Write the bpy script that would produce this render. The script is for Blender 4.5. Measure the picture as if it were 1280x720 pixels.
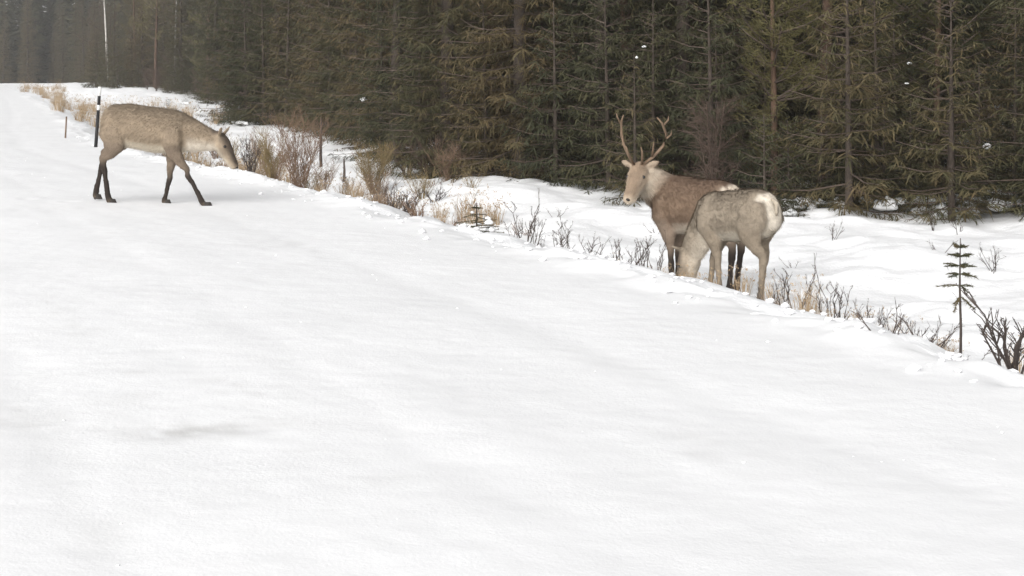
import bpy, math, random
import numpy as np
from mathutils import Vector, Matrix

for o in list(bpy.data.objects):
    bpy.data.objects.remove(o)
scene = bpy.context.scene
COL = scene.collection
R = math.radians

# ------------------------------------------------------------------ camera
cam_data = bpy.data.cameras.new('camera')
cam = bpy.data.objects.new('camera', cam_data)
COL.objects.link(cam)
cam.location = (0.0, 0.0, 1.45)
cam.rotation_euler = (R(90), 0, 0)
cam_data.sensor_width = 36.0
cam_data.lens = 49.5
cam_data.shift_y = -0.2094          # the photograph is a crop from below the horizon
cam_data.clip_start = 0.1
cam_data.clip_end = 3000
scene.camera = cam

# ------------------------------------------------------------------ sky and light (overcast winter day)
SUN_EL, SUN_AZ = 30.0, 205.0
world = bpy.data.worlds.new('World')
scene.world = world
world.use_nodes = True
wn, wl = world.node_tree.nodes, world.node_tree.links
wn.clear()
sky = wn.new('ShaderNodeTexSky')
sky.sky_type = 'NISHITA'
sky.sun_disc = False
sky.sun_elevation = R(SUN_EL)
sky.sun_rotation = R(SUN_AZ)
sky.air_density = 1.0
sky.dust_density = 4.0
sky.ozone_density = 1.0
hsv = wn.new('ShaderNodeHueSaturation')      # cloud cover takes the blue out of the sky
hsv.inputs['Saturation'].default_value = 0.10
bg = wn.new('ShaderNodeBackground')
bg.inputs['Strength'].default_value = 0.15
wo = wn.new('ShaderNodeOutputWorld')
wl.new(sky.outputs[0], hsv.inputs['Color'])
wl.new(hsv.outputs[0], bg.inputs['Color'])
wl.new(bg.outputs[0], wo.inputs['Surface'])

sun_data = bpy.data.lights.new('sun', 'SUN')
sun_data.energy = 1.3
sun_data.angle = R(60)
sun_data.color = (1.0, 0.97, 0.93)
sun = bpy.data.objects.new('sun', sun_data)
COL.objects.link(sun)
_az = R(SUN_AZ)
_sd = Vector((math.sin(_az) * math.cos(R(SUN_EL)), math.cos(_az) * math.cos(R(SUN_EL)), math.sin(R(SUN_EL))))
sun.rotation_euler = _sd.to_track_quat('Z', 'Y').to_euler()
sun.location = (0, 0, 30)

scene.view_settings.view_transform = 'Standard'
scene.view_settings.look = 'None'
scene.view_settings.gamma = 1.0
scene.view_settings.exposure = 0.35
scene.view_settings.use_curve_mapping = False
scene.cycles.max_bounces = 6
scene.cycles.diffuse_bounces = 3
scene.cycles.transparent_max_bounces = 4
scene.cycles.volume_bounces = 0

# ------------------------------------------------------------------ terrain: road runs along s, u is the distance outside its edge
TS = np.array([-math.sin(R(25)), math.cos(R(25))])
NS = np.array([math.cos(R(25)), math.sin(R(25))])

def _hash(ix, iy, seed):
    h = (ix.astype(np.int64) * 374761393 + iy.astype(np.int64) * 668265263 + seed * 1274126177) & 0x7fffffff
    h = ((h ^ (h >> 13)) * 1103515245 + 12345) & 0x7fffffff
    return ((h ^ (h >> 16)) & 0xffff) / 65535.0 * 2 - 1

def noise(x, y, seed=0):
    x = np.asarray(x, float); y = np.asarray(y, float)
    ix = np.floor(x); iy = np.floor(y)
    fx = x - ix; fy = y - iy
    fx = fx * fx * fx * (fx * (fx * 6 - 15) + 10); fy = fy * fy * fy * (fy * (fy * 6 - 15) + 10)
    a = _hash(ix, iy, seed); b = _hash(ix + 1, iy, seed)
    c = _hash(ix, iy + 1, seed); d = _hash(ix + 1, iy + 1, seed)
    return (a * (1 - fx) + b * fx) * (1 - fy) + (c * (1 - fx) + d * fx) * fy

def sstep(a, b, x):
    t = np.clip((np.asarray(x, float) - a) / (b - a), 0, 1)
    return t * t * (3 - 2 * t)

_ES = np.arange(-60, 900, 0.5)
_E0 = np.interp(_ES, [-60, 12, 19, 29, 40, 61, 185], [5.08, 5.08, 4.85, 4.45, 5.4, 7.4, 16.9])
_E0 = _E0 - 0.010 * np.clip(_ES - 185, 0, 75) ** 2 - 1.5 * np.maximum(0, _ES - 260)
_EK = np.hanning(17); _EK /= _EK.sum()
_E0 = np.convolve(np.pad(_E0, 8, 'edge'), _EK, 'valid')

def edge(s):
    return np.interp(np.asarray(s, float), _ES, _E0)

def su_to_xy(s, u):
    q = edge(s) + u
    return TS[0] * s + NS[0] * q, TS[1] * s + NS[1] * q

def xy_to_su(x, y):
    s = TS[0] * x + TS[1] * y
    return s, NS[0] * x + NS[1] * y - edge(s)

PROF_U = [-9.5, -7.2, -6.6, -6.0, -3, -1.4, -0.45, -0.1, 0.25, 1.0, 2.0, 2.8, 3.6, 5.0, 7.0, 10, 14, 20, 40, 400]
PROF_Z = [-0.5, -0.25, 0.04, 0.0, 0.035, 0.01, 0.01, 0.025, -0.02, -0.33, -0.63, -0.72, -0.70, -0.56, -0.45, -0.40, -0.30, 0.0, 1.0, 14.0]

_pr = random.Random(17)
PRINTS = [(-4.9 - .62 * i + _pr.uniform(-.05, .05), 15.72 + .10 * i + (.13 if i % 2 else -.13)) for i in range(7)]
PRINTS += [(2.0 + _pr.gauss(0, .55), 12.9 + _pr.gauss(0, .75)) for _ in range(16)]
PRINTS += [(1.2 - .35 * i + _pr.uniform(-.06, .06), 14.4 + .55 * i + (.12 if i % 2 else -.12)) for i in range(8)]

def height(s, u):
    s = np.asarray(s, float); u = np.asarray(u, float)
    near = 1 - sstep(120, 220, s)
    wob = 0.22 * noise(s * 0.45, s * 0 + 3.1, 5) + 0.10 * noise(s * 1.7, s * 0 + 1.7, 6)
    uu = u + wob * sstep(-1.5, 0.3, u) * near
    z = np.interp(uu, PROF_U, PROF_Z)
    deep = np.interp(s, [-1000, 30, 60, 110, 1000], [1, 1, 0.62, 0.15, 0.1])
    z = np.where((z < 0) & (uu > 0), z * deep, z)
    z = z + 0.45 * sstep(45, 120, s) * sstep(1.5, 7, uu) * (1 - sstep(150, 230, s))
    off = sstep(0.1, 1.6, uu) + sstep(-6.8, -7.6, u)
    rough = 0.085 * noise(s * 0.75, u * 0.9, 1) + 0.045 * noise(s * 1.9, u * 2.1, 2) + 0.022 * noise(s * 4.3, u * 4.6, 3)
    z = z + off * rough
    # a heaped snow ridge in front of the nearest trees
    for s0, u0, h, rs, ru in ((21.5, 4.6, 0.20, 2.2, 1.1), (17.5, 4.6, 0.13, 1.5, 1.2), (28, 4.2, 0.16, 3.0, 1.0)):
        z = z + h * np.exp(-((s - s0) / rs) ** 2 - ((u - u0) / ru) ** 2)
    # low lumps thrown up along the ploughed edge
    berm = np.exp(-((u - 0.05) / 0.30) ** 2)
    z = z + berm * near * (0.035 * noise(s * 2.6, u * 1.5, 7) + 0.03 * noise(s * 6, u * 5, 15) + 0.045 * noise(s * 0.8, u, 8))
    # packed road: faint wheel tracks and frozen lumps
    road = 1 - sstep(-0.6, 0.2, u)
    tracks = sum(-0.007 * np.exp(-((u - c + 0.12 * noise(s * 0.15, s * 0, 9)) / 0.16) ** 2) for c in (-1.55, -3.0, -4.3, -5.7))
    z = z + road * (tracks + 0.004 * noise(s * 1.4, u * 2.8, 10) + 0.0018 * noise(s * 5, u * 7, 11) + 0.0016 * noise(s * 13, u * 15, 12))
    # a shallow scraped hollow in the packed snow
    x, y = su_to_xy(s, u)
    z = z - 0.006 * np.exp(-(((x + 1.2 + 0.1 * noise(y * 6, x * 0, 13)) / 0.32) ** 2 + ((y - 5.66 - 0.05 * noise(x * 5, y * 0, 14)) / 0.13) ** 2) ** 2)
    # prints the animals have trodden into the snow
    for px, py in PRINTS:
        z = z - 0.035 * np.exp(-(((x - px) ** 2 + (y - py) ** 2) / 0.006)) * (0.5 + 0.5 * sstep(-0.2, 0.6, u)) + 0.010 * np.exp(-((np.sqrt((x - px) ** 2 + (y - py) ** 2) - 0.13) / 0.04) ** 2) * (0.4 + 0.6 * sstep(-0.2, 0.6, u))
    return z

def ground(x, y):
    s, u = xy_to_su(x, y)
    return float(height(s, u))

# ------------------------------------------------------------------ materials
def new_mat(name):
    m = bpy.data.materials.new(name)
    m.use_nodes = True
    n, l = m.node_tree.nodes, m.node_tree.links
    return m, n, l, n['Principled BSDF']

def organic(name, c1, c2, scale=6.0, rough=0.85, rnd=0.5, bump=0.0, bscale=60.0, spec=0.2, c3=None):
    """two colours mixed by noise and by a random value of each object"""
    m, n, l, p = new_mat(name)
    p.inputs['Roughness'].default_value = rough
    p.inputs['Specular IOR Level'].default_value = spec
    tc = n.new('ShaderNodeTexCoord')
    nz = n.new('ShaderNodeTexNoise'); nz.inputs['Scale'].default_value = scale; nz.inputs['Detail'].default_value = 3
    l.new(tc.outputs['Object'], nz.inputs['Vector'])
    oi = n.new('ShaderNodeObjectInfo')
    mx = n.new('ShaderNodeMath'); mx.operation = 'MULTIPLY_ADD'
    l.new(oi.outputs['Random'], mx.inputs[0]); mx.inputs[1].default_value = rnd
    ad = n.new('ShaderNodeMath'); ad.operation = 'MULTIPLY_ADD'; ad.inputs[1].default_value = 1.6; ad.inputs[2].default_value = -0.3 - rnd * 0.5
    l.new(nz.outputs['Fac'], ad.inputs[0]); l.new(ad.outputs[0], mx.inputs[2])
    mx.use_clamp = True
    cr = n.new('ShaderNodeValToRGB')
    cr.color_ramp.elements[0].color = (*c1, 1); cr.color_ramp.elements[1].color = (*c2, 1)
    if c3:
        e = cr.color_ramp.elements.new(0.5); e.color = (*c3, 1)
    l.new(mx.outputs[0], cr.inputs['Fac']); l.new(cr.outputs['Color'], p.inputs['Base Color'])
    if bump:
        nb = n.new('ShaderNodeTexNoise'); nb.inputs['Scale'].default_value = bscale; nb.inputs['Detail'].default_value = 3
        l.new(tc.outputs['Object'], nb.inputs['Vector'])
        b = n.new('ShaderNodeBump'); b.inputs['Strength'].default_value = bump; b.inputs['Distance'].default_value = 0.02
        l.new(nb.outputs['Fac'], b.inputs['Height']); l.new(b.outputs[0], p.inputs['Normal'])
    return m

def snow_mat(name, clean, old, packed):
    m, n, l, p = new_mat(name)
    p.inputs['Roughness'].default_value = 0.62
    p.inputs['Specular IOR Level'].default_value = 0.25
    tc = n.new('ShaderNodeTexCoord')
    def nz(scale, detail=4, rough=0.55):
        q = n.new('ShaderNodeTexNoise'); q.inputs['Scale'].default_value = scale
        q.inputs['Detail'].default_value = detail; q.inputs['Roughness'].default_value = rough
        l.new(tc.outputs['Object'], q.inputs['Vector']); return q
    cr = n.new('ShaderNodeValToRGB')
    cr.color_ramp.elements[0].position = 0.3; cr.color_ramp.elements[1].position = 0.62
    cr.color_ramp.elements[0].color = (*old, 1); cr.color_ramp.elements[1].color = (*clean, 1)
    l.new(nz(0.9, 6, 0.65).outputs['Fac'], cr.inputs['Fac'])
    prev = cr.outputs['Color']
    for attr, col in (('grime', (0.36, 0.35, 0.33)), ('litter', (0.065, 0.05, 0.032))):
        a = n.new('ShaderNodeAttribute'); a.attribute_name = attr
        x = n.new('ShaderNodeMix'); x.data_type = 'RGBA'
        l.new(a.outputs['Fac'], x.inputs['Factor']); l.new(prev, x.inputs['A']); x.inputs['B'].default_value = (*col, 1)
        prev = x.outputs['Result']
    l.new(prev, p.inputs['Base Color'])
    h = n.new('ShaderNodeMath'); h.operation = 'MULTIPLY_ADD'; h.inputs[1].default_value = 0.35
    l.new(nz(70 if packed else 40, 3).outputs['Fac'], h.inputs[0]); l.new(nz(9, 5).outputs['Fac'], h.inputs[2])
    b = n.new('ShaderNodeBump'); b.inputs['Strength'].default_value = 0.4 if packed else 0.6; b.inputs['Distance'].default_value = 0.010 if packed else 0.03
    l.new(h.outputs[0], b.inputs['Height']); l.new(b.outputs[0], p.inputs['Normal'])
    return m

M = {}
M['road_snow'] = snow_mat('packed road snow', (0.85, 0.853, 0.86), (0.80, 0.803, 0.81), True)
M['snow'] = snow_mat('loose snow', (0.88, 0.885, 0.895), (0.84, 0.845, 0.855), False)
M['needles'] = organic('spruce needles', (0.044, 0.047, 0.026), (0.116, 0.086, 0.044), 2.2, 0.8, 0.85, c3=(0.070, 0.066, 0.033))
M['pine_needles'] = organic('pine needles', (0.066, 0.068, 0.026), (0.12, 0.098, 0.042), 2.5, 0.75, 0.6)
M['bark'] = organic('spruce bark', (0.046, 0.036, 0.029), (0.092, 0.073, 0.060), 14, 0.95, 0.3, 0.6, 40)
M['pine_bark'] = organic('pine bark', (0.072, 0.048, 0.036), (0.125, 0.078, 0.052), 10, 0.95, 0.3, 0.6, 30)
M['dead_twigs'] = organic('dead twigs', (0.070, 0.050, 0.040), (0.13, 0.10, 0.085), 5, 0.95, 0.5)
M['birch_bark'] = organic('birch bark', (0.30, 0.28, 0.25), (0.66, 0.64, 0.60), 7, 0.8, 0.1, 0.4, 20)
M['grey_birch_bark'] = organic('grey birch bark', (0.12, 0.11, 0.10), (0.26, 0.25, 0.235), 7, 0.85, 0.1, 0.4, 20)
M['birch_twigs'] = organic('birch twigs', (0.062, 0.044, 0.036), (0.11, 0.076, 0.058), 5, 0.9, 0.5)
M['red_twigs'] = organic('willow twigs', (0.13, 0.085, 0.060), (0.26, 0.175, 0.12), 6, 0.9, 0.4)
M['dark_twigs'] = organic('dark shrub twigs', (0.045, 0.036, 0.032), (0.10, 0.08, 0.07), 8, 0.9, 0.4)
M['dry_grass'] = organic('dry grass', (0.27, 0.19, 0.11), (0.46, 0.36, 0.25), 5, 0.9, 0.4)
M['olive_twigs'] = organic('dry meadow stalks', (0.13, 0.095, 0.045), (0.25, 0.19, 0.10), 5, 0.9, 0.4)
M['clump_snow'] = organic('fallen snow', (0.82, 0.825, 0.84), (0.88, 0.885, 0.89), 5, 0.7, 0.1, 0.4, 25)
M['stake_black'] = organic('black stake paint', (0.012, 0.012, 0.014), (0.025, 0.024, 0.024), 12, 0.5, 0.1)
M['stake_white'] = organic('white stake paint', (0.70, 0.70, 0.68), (0.80, 0.80, 0.78), 12, 0.5, 0.1)
M['weathered_wood'] = organic('weathered wood', (0.10, 0.065, 0.045), (0.20, 0.14, 0.10), 14, 0.9, 0.2)
M['antler'] = organic('antler', (0.13, 0.085, 0.055), (0.24, 0.17, 0.115), 14, 0.6, 0.1, 0.4, 60)
M['hoof'] = organic('hoof', (0.02, 0.017, 0.015), (0.045, 0.038, 0.032), 20, 0.5, 0.1)
M['eye'] = organic('eye', (0.008, 0.006, 0.005), (0.015, 0.01, 0.008), 5, 0.12, 0.1, spec=0.6)

def coat_mat():
    m, n, l, p = new_mat('reindeer coat')
    p.inputs['Roughness'].default_value = 0.9
    p.inputs['Specular IOR Level'].default_value = 0.12
    a = n.new('ShaderNodeAttribute'); a.attribute_name = 'coat'
    tc = n.new('ShaderNodeTexCoord')
    mp = n.new('ShaderNodeMapping'); mp.inputs['Scale'].default_value = (6, 10, 10)
    nz = n.new('ShaderNodeTexNoise'); nz.inputs['Scale'].default_value = 1.2; nz.inputs['Detail'].default_value = 6; nz.inputs['Roughness'].default_value = 0.65
    l.new(tc.outputs['Object'], mp.inputs['Vector']); l.new(mp.outputs[0], nz.inputs['Vector'])
    v = n.new('ShaderNodeMapRange'); v.inputs['From Min'].default_value = 0.3; v.inputs['From Max'].default_value = 0.7
    v.inputs['To Min'].default_value = 0.84; v.inputs['To Max'].default_value = 1.14
    l.new(nz.outputs['Fac'], v.inputs['Value'])
    x = n.new('ShaderNodeMix'); x.data_type = 'RGBA'; x.blend_type = 'MULTIPLY'; x.inputs['Factor'].default_value = 1
    cv = n.new('ShaderNodeCombineColor')
    for i in range(3): l.new(v.outputs[0], cv.inputs[i])
    l.new(a.outputs['Color'], x.inputs['A']); l.new(cv.outputs[0], x.inputs['B'])
    l.new(x.outputs['Result'], p.inputs['Base Color'])
    nb = n.new('ShaderNodeTexNoise'); nb.inputs['Scale'].default_value = 55; nb.inputs['Detail'].default_value = 4
    l.new(tc.outputs['Object'], nb.inputs['Vector'])
    b = n.new('ShaderNodeBump'); b.inputs['Strength'].default_value = 0.5; b.inputs['Distance'].default_value = 0.012
    l.new(nb.outputs['Fac'], b.inputs['Height']); l.new(b.outputs[0], p.inputs['Normal'])
    return m
M['coat'] = coat_mat()

# ------------------------------------------------------------------ helpers
def link(name, data, mat=None, parent=None, smooth=False):
    o = bpy.data.objects.new(name, data)
    COL.objects.link(o)
    if mat is not None and data is not None and not data.materials:
        data.materials.append(mat)
    if smooth and data is not None:
        data.polygons.foreach_set('use_smooth', [True] * len(data.polygons))
    o.parent = parent
    return o

def tag(o, label=None, cat=None, group=None, kind=None):
    if label: o['label'] = label
    if cat: o['category'] = cat
    if group: o['group'] = group
    if kind: o['kind'] = kind
    return o

def root(name, loc, rz=0.0, scale=1.0):
    o = bpy.data.objects.new(name, None)
    o.empty_display_size = 0.1
    COL.objects.link(o)
    o.location = loc; o.rotation_euler = (0, 0, rz); o.scale = (scale,) * 3
    return o

class MB:
    """collects triangles and tubes for one mesh"""
    def __init__(self):
        self.v, self.f = [], []
    def tri(self, *p):
        k = len(self.v); self.v.extend(p); self.f.append(tuple(range(k, k + len(p))))
    def tube(self, pts, rad, n=4, cap=True):
        pts = [Vector(p) for p in pts]
        k = len(self.v)
        for i, p in enumerate(pts):
            t = (pts[min(i + 1, len(pts) - 1)] - pts[max(i - 1, 0)]).normalized()
            a = t.orthogonal().normalized() if abs(t.z) > 0.9 else t.cross(Vector((0, 0, 1))).normalized()
            if abs(t.z) > 0.9:
                a = (Vector((1, 0, 0)) - t * t.x).normalized()
            b = t.cross(a)
            r = rad[i]
            for j in range(n):
                w = 2 * math.pi * j / n
                self.v.append(p + a * (math.cos(w) * r) + b * (math.sin(w) * r))
        for i in range(len(pts) - 1):
            for j in range(n):
                j2 = (j + 1) % n
                self.f.append((k + i * n + j, k + i * n + j2, k + (i + 1) * n + j2, k + (i + 1) * n + j))
        if cap:
            self.f.append(tuple(k + (len(pts) - 1) * n + j for j in range(n)))
            self.f.append(tuple(k + j for j in reversed(range(n))))
    def mesh(self, name, smooth=False):
        me = bpy.data.meshes.new(name)
        me.from_pydata([tuple(p) for p in self.v], [], self.f)
        if smooth:
            me.polygons.foreach_set('use_smooth', [True] * len(me.polygons))
        me.update()
        return me

# ------------------------------------------------------------------ the setting: road and snowy ground
def forest_u(s):
    return np.interp(s, [-50, 14, 16.5, 25, 30, 60, 300], [8.9, 8.7, 6.3, 5.7, 8.3, 8.3, 8.3])

def steps(*seg):
    out = [seg[0]]
    for stop, d in seg[1:]:
        k = max(1, round((stop - out[-1]) / d)); a = out[-1]
        out += [a + (stop - a) * (i + 1) / k for i in range(k)]
    return np.array(out)

S_LINES = steps(-60.0, (-6, 4.0), (2, 0.5), (7.5, 0.03), (14, 0.045), (26, 0.09), (45, 0.2), (110, 0.8), (260, 4.0), (800, 30.0))
U_ROAD = steps(-6.6, (-5.6, 0.1), (0.0, 0.05))
U_VERGE = steps(0.0, (3.5, 0.055), (9.0, 0.11), (14, 0.4), (40, 2.0), (400, 30.0))
U_LEFT = steps(-400.0, (-40, 30.0), (-12, 2.0), (-6.6, 0.3))

def sheet(name, us, mat):
    S, U = np.meshgrid(S_LINES, us, indexing='ij')
    X, Y = su_to_xy(S, U)
    Z = height(S, U)
    ns, nu = S.shape
    co = np.stack([X, Y, Z], -1).reshape(-1, 3)
    i = (np.arange(ns - 1)[:, None] * nu + np.arange(nu - 1)[None, :]).ravel()
    q = np.stack([i, i + 1, i + nu + 1, i + nu], 1)
    # orient upwards
    q = q[:, ::-1]
    me = bpy.data.meshes.new(name)
    me.vertices.add(len(co)); me.vertices.foreach_set('co', co.ravel())
    me.loops.add(q.size); me.loops.foreach_set('vertex_index', q.ravel())
    me.polygons.add(len(q)); me.polygons.foreach_set('loop_start', np.arange(len(q)) * 4)
    me.polygons.foreach_set('loop_total', np.full(len(q), 4))
    me.update(calc_edges=True)
    nrm = me.polygons[len(q) // 2].normal.z
    if nrm < 0:
        me.flip_normals()
    me.polygons.foreach_set('use_smooth', [True] * len(q))
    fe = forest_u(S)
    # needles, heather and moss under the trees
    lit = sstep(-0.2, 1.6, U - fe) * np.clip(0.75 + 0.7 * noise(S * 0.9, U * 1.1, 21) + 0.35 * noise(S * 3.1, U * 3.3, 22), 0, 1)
    # grit and ice showing where the packed snow is scraped
    n1 = noise(S * 9, U * 14, 31) * 0.5 + noise(S * 21, U * 30, 32) * 0.5
    hollow = np.exp(-(((X + 1.2) / 0.36) ** 2 + ((Y - 5.66 - 0.05 * noise(X * 6, Y * 0, 36)) / 0.13) ** 2))
    g = hollow * np.clip(0.45 + 1.1 * n1, 0, 1) * 0.55
    g += 0.16 * sstep(0.35, 0.9, noise(S * 1.1, U * 2.3, 33)) * np.clip(noise(S * 8, U * 16, 34), 0, 1) * sstep(0.3, -0.5, U)
    for x0, y0, a, b, k in ((-1.75, 6.7, .28, .04, .22), (-1.2, 6.95, .22, .035, .15), (-.48, 4.95, .12, .02, .3), (-1.75, 6.2, .2, .10, .14), (-2.15, 5.75, .25, .12, .2), (-.2, 6.2, .12, .03, .16), (.35, 5.3, .1, .03, .12), (-.75, 5.3, .1, .02, .2)):
        g += k * np.exp(-((X - x0) / a) ** 2 - ((Y - y0) / b) ** 2) * np.clip(.6 + n1, 0, 1.2)
    g += 0.05 * np.exp(-((U + 4.3) / 0.3) ** 2) * np.clip(noise(S * 2, U * 9, 35) + 0.3, 0, 1)
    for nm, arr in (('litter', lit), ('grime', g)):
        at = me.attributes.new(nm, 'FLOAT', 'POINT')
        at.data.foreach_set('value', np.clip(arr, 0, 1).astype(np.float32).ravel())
    return tag(link(name, me, mat), kind='structure')

sheet('road', U_ROAD, M['road_snow'])
sheet('ground', U_VERGE, M['snow'])
sheet('ground', U_LEFT, M['snow'])

# crumbs of snow thrown up by the plough
def crumbs():
    rr = np.random.default_rng(3)
    n = 480
    s = 4 + 30 * rr.random(n) ** 1.6; u = np.concatenate([rr.normal(.08, .22, 420), rr.uniform(-4.5, -.3, 60)])
    big = np.concatenate([rr.uniform(.008, .02, 420) * (1 + 1.3 * rr.random(420) ** 4), rr.uniform(.003, .007, 60)])
    x, y = su_to_xy(s, u); z = height(s, u)
    base = np.array([(1, 0, 0), (-1, 0, 0), (0, 1, 0), (0, -1, 0), (0, 0, 1), (0, 0, -1), (.6, .6, .6), (-.6, .6, .6), (.6, -.6, .6), (-.6, -.6, .6)])
    tri = [(4, 6, 7), (4, 7, 9), (4, 9, 8), (4, 8, 6), (0, 2, 6), (2, 1, 7), (1, 3, 9), (3, 0, 8), (2, 7, 6), (1, 9, 7), (3, 8, 9), (0, 6, 8), (5, 2, 0), (5, 1, 2), (5, 3, 1), (5, 0, 3)]
    V, F = [], []
    for i in range(n):
        k = len(V); q = base * (1 + rr.uniform(-.35, .35, base.shape)) * big[i] * np.array([1.2, 1.2, .75])
        V += [tuple(p) for p in q + np.array([x[i], y[i], z[i] + big[i] * .25])]; F += [tuple(k + j for j in t) for t in tri]
    me = bpy.data.meshes.new('snow_crumbs'); me.from_pydata(V, [], F); me.update()
    tag(link('snow_crumbs', me, M['road_snow']), 'loose crumbs of snow along the ploughed road edge', 'snow crumbs', None, 'stuff')
crumbs()

# ------------------------------------------------------------------ trees
def spruce_meshes(seed, H, Rb, z0, full=1.0, step=0.21, twig=0.078, droop=0.35, dead=True):
    rr = random.Random(seed)
    tr, cr, dd = MB(), MB(), MB()
    lean = (rr.uniform(-.02, .02), rr.uniform(-.02, .02))
    ax = lambda z: Vector((lean[0] * z, lean[1] * z, z))
    r0 = 0.011 * H + 0.012
    tr.tube([ax(-0.25)] + [ax(H * t) for t in (0.02, .1, .25, .5, .75, 1)], [r0 * 1.3, r0 * 1.1, r0, r0 * .85, r0 * .6, r0 * .3, 0.006], 8)
    spots = []
    z = z0
    while z < H - 0.1:
        t = z / H
        L0 = Rb * (1 - t) ** 0.75 * (0.75 + 0.25 * min(1, (z - z0) / 0.8 + 0.4))
        nb = rr.choice((5, 6, 6, 7)) if H > 3 else rr.choice((4, 5, 6))
        ph = rr.uniform(0, 6.28)
        for i in range(nb):
            if rr.random() > full: continue
            a = ph + i * 6.283 / nb + rr.uniform(-.3, .3)
            L = L0 * rr.uniform(0.6, 1.18) + 0.06
            el = 0.35 * t + rr.uniform(-.1, .12) - droop * (1 - t) * 0.5
            out = Vector((math.cos(a), math.sin(a), 0)); side = Vector((-math.sin(a), math.cos(a), 0))
            zz = z + rr.uniform(-.1, .1)
            P = lambda q: ax(zz) + out * (L * q) + Vector((0, 0, L * (el * q - droop * (1 - t) * 0.55 * q * q + 0.22 * q ** 4)))
            dd.tube([P(0), P(.5), P(.95)], [0.004 + 0.009 * L, 0.003 + .005 * L, 0.003], 3, False)
            n = max(3, int(L / twig))
            spots.append(P(0.72))
            for k in range(1, n + 1):
                q = k / n
                if q < 0.16 and t < .6: continue
                p = P(q)
                tl = (0.16 + 0.30 * L * (1 - q)) * rr.uniform(.6, 1.2) * min(1, L + .35)
                for sg in (-1, 1, 0):
                    if sg == 0 and (k % 2): continue
                    d = out * rr.uniform(.35, .8) + side * sg * rr.uniform(.55, 1.0) + Vector((0, 0, rr.uniform(-.55, .05)))
                    if sg == 0: d = out * rr.uniform(.1, .5) + side * rr.uniform(-.4, .4) + Vector((0, 0, rr.uniform(-1.0, .35)))
                    d.normalize()
                    w = d.cross(Vector((rr.uniform(-.6, .6), rr.uniform(-.6, .6), 1))).normalized() * rr.uniform(.008, .014)
                    m = p + d * (tl * .45) + Vector((0, 0, -.02 * tl)); e = p + d * tl + Vector((0, 0, -.18 * tl))
                    b = p - d * 0.02
                    cr.tri(b, m - w, e, m + w)
                    if tl > .2:
                        for s2 in (-1, 1, -1, 1, -1, 1):
                            d2 = (d * .8 + w.normalized() * s2 * .75 + Vector((0, 0, rr.uniform(-.4, .15)))).normalized()
                            c = p + d * (tl * rr.uniform(.15, .75)); l2 = tl * rr.uniform(.25, .55)
                            w2 = d2.cross(Vector((rr.uniform(-.5, .5), rr.uniform(-.5, .5), 1))).normalized() * .008
                            cr.tri(c, c + d2 * l2 * .5 - w2, c + d2 * l2, c + d2 * l2 * .5 + w2)
        z += step * rr.uniform(.75, 1.25) * (1 + 0.25 * t)
    if dead and z0 > 0.6:
        z = 0.35
        while z < z0 + .6:
            a = rr.uniform(0, 6.28); L = rr.uniform(.5, 1.3)
            out = Vector((math.cos(a), math.sin(a), 0))
            pts = [ax(z), ax(z) + out * L * .5 + Vector((0, 0, -.06 * L)), ax(z) + out * L + Vector((0, 0, -.2 * L))]
            dd.tube(pts, [.011, .007, .003], 3, False)
            for _ in range(7):
                q = rr.uniform(.3, 1); b = pts[0].lerp(pts[2], q)
                d = Vector((rr.uniform(-1, 1), rr.uniform(-1, 1), rr.uniform(-.8, .4))).normalized() * rr.uniform(.12, .4)
                dd.tube([b, b + d * .6, b + d + Vector((0, 0, -.05))], [.004, .003, .0015], 3, False)
            z += .12
    return tr.mesh('trunk', True), cr.mesh('crown'), dd.mesh('branches'), spots

def pine_meshes(seed, H, z0, Rb):
    rr = random.Random(seed)
    tr, cr, dd = MB(), MB(), MB()
    bx, by = rr.uniform(-.03, .03), rr.uniform(-.03, .03)
    ax = lambda z: Vector((bx * z + .05 * math.sin(z * .5 + seed), by * z, z))
    r0 = 0.008 * H + .02
    tr.tube([ax(-.25)] + [ax(H * i / 10) for i in range(11)], [r0 * 1.25] + [r0 * (1 - .93 * (i / 10) ** 1.2) for i in range(11)], 8)
    z = z0
    while z < H:
        t = (z - z0) / (H - z0)
        for i in range(rr.choice((4, 5, 5))):
            a = rr.uniform(0, 6.28); L = Rb * (0.35 + 0.65 * (1 - t) ** .6) * rr.uniform(.6, 1.2) * (0.25 if t > .95 else 1)
            out = Vector((math.cos(a), math.sin(a), 0)); el = rr.uniform(.05, .5) + .4 * t
            P = lambda q: ax(z) + out * L * q + Vector((0, 0, L * (el * q + .25 * q * q - .15 * q)))
            dd.tube([P(0), P(.5), P(1)], [.008 + .012 * L, .008 + .004 * L, .004], 4, False)
            for k in range(int(L / .11)):
                q = rr.uniform(.25, 1.05)
                sd = Vector((rr.uniform(-1, 1), rr.uniform(-1, 1), rr.uniform(-.3, .6))).normalized()
                c = P(q) + sd * rr.uniform(0, .28) * L * .6
                dd.tube([P(q * .9), c], [.005, .003], 3, False)
                for _ in range(16):
                    d = (sd * .7 + out * .3 + Vector((rr.gauss(0, .6), rr.gauss(0, .6), rr.gauss(.2, .5)))).normalized()
                    l = rr.uniform(.08, .15); w = d.orthogonal().normalized() * .008
                    b = c + Vector((rr.gauss(0, .05), rr.gauss(0, .05), rr.gauss(0, .05)))
                    cr.tri(b - w, b + w, b + d * l)
        z += .33 * rr.uniform(.8, 1.2)
    z = .5
    while z < z0:
        a = rr.uniform(0, 6.28); L = rr.uniform(.25, .9); out = Vector((math.cos(a), math.sin(a), rr.uniform(-.3, .2)))
        dd.tube([ax(z), ax(z) + out * L * .6, ax(z) + out * L + Vector((0, 0, -.1))], [.012, .007, .003], 3, False)
        z += .16
    return tr.mesh('trunk', True), cr.mesh('crown'), dd.mesh('branches')

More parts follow.
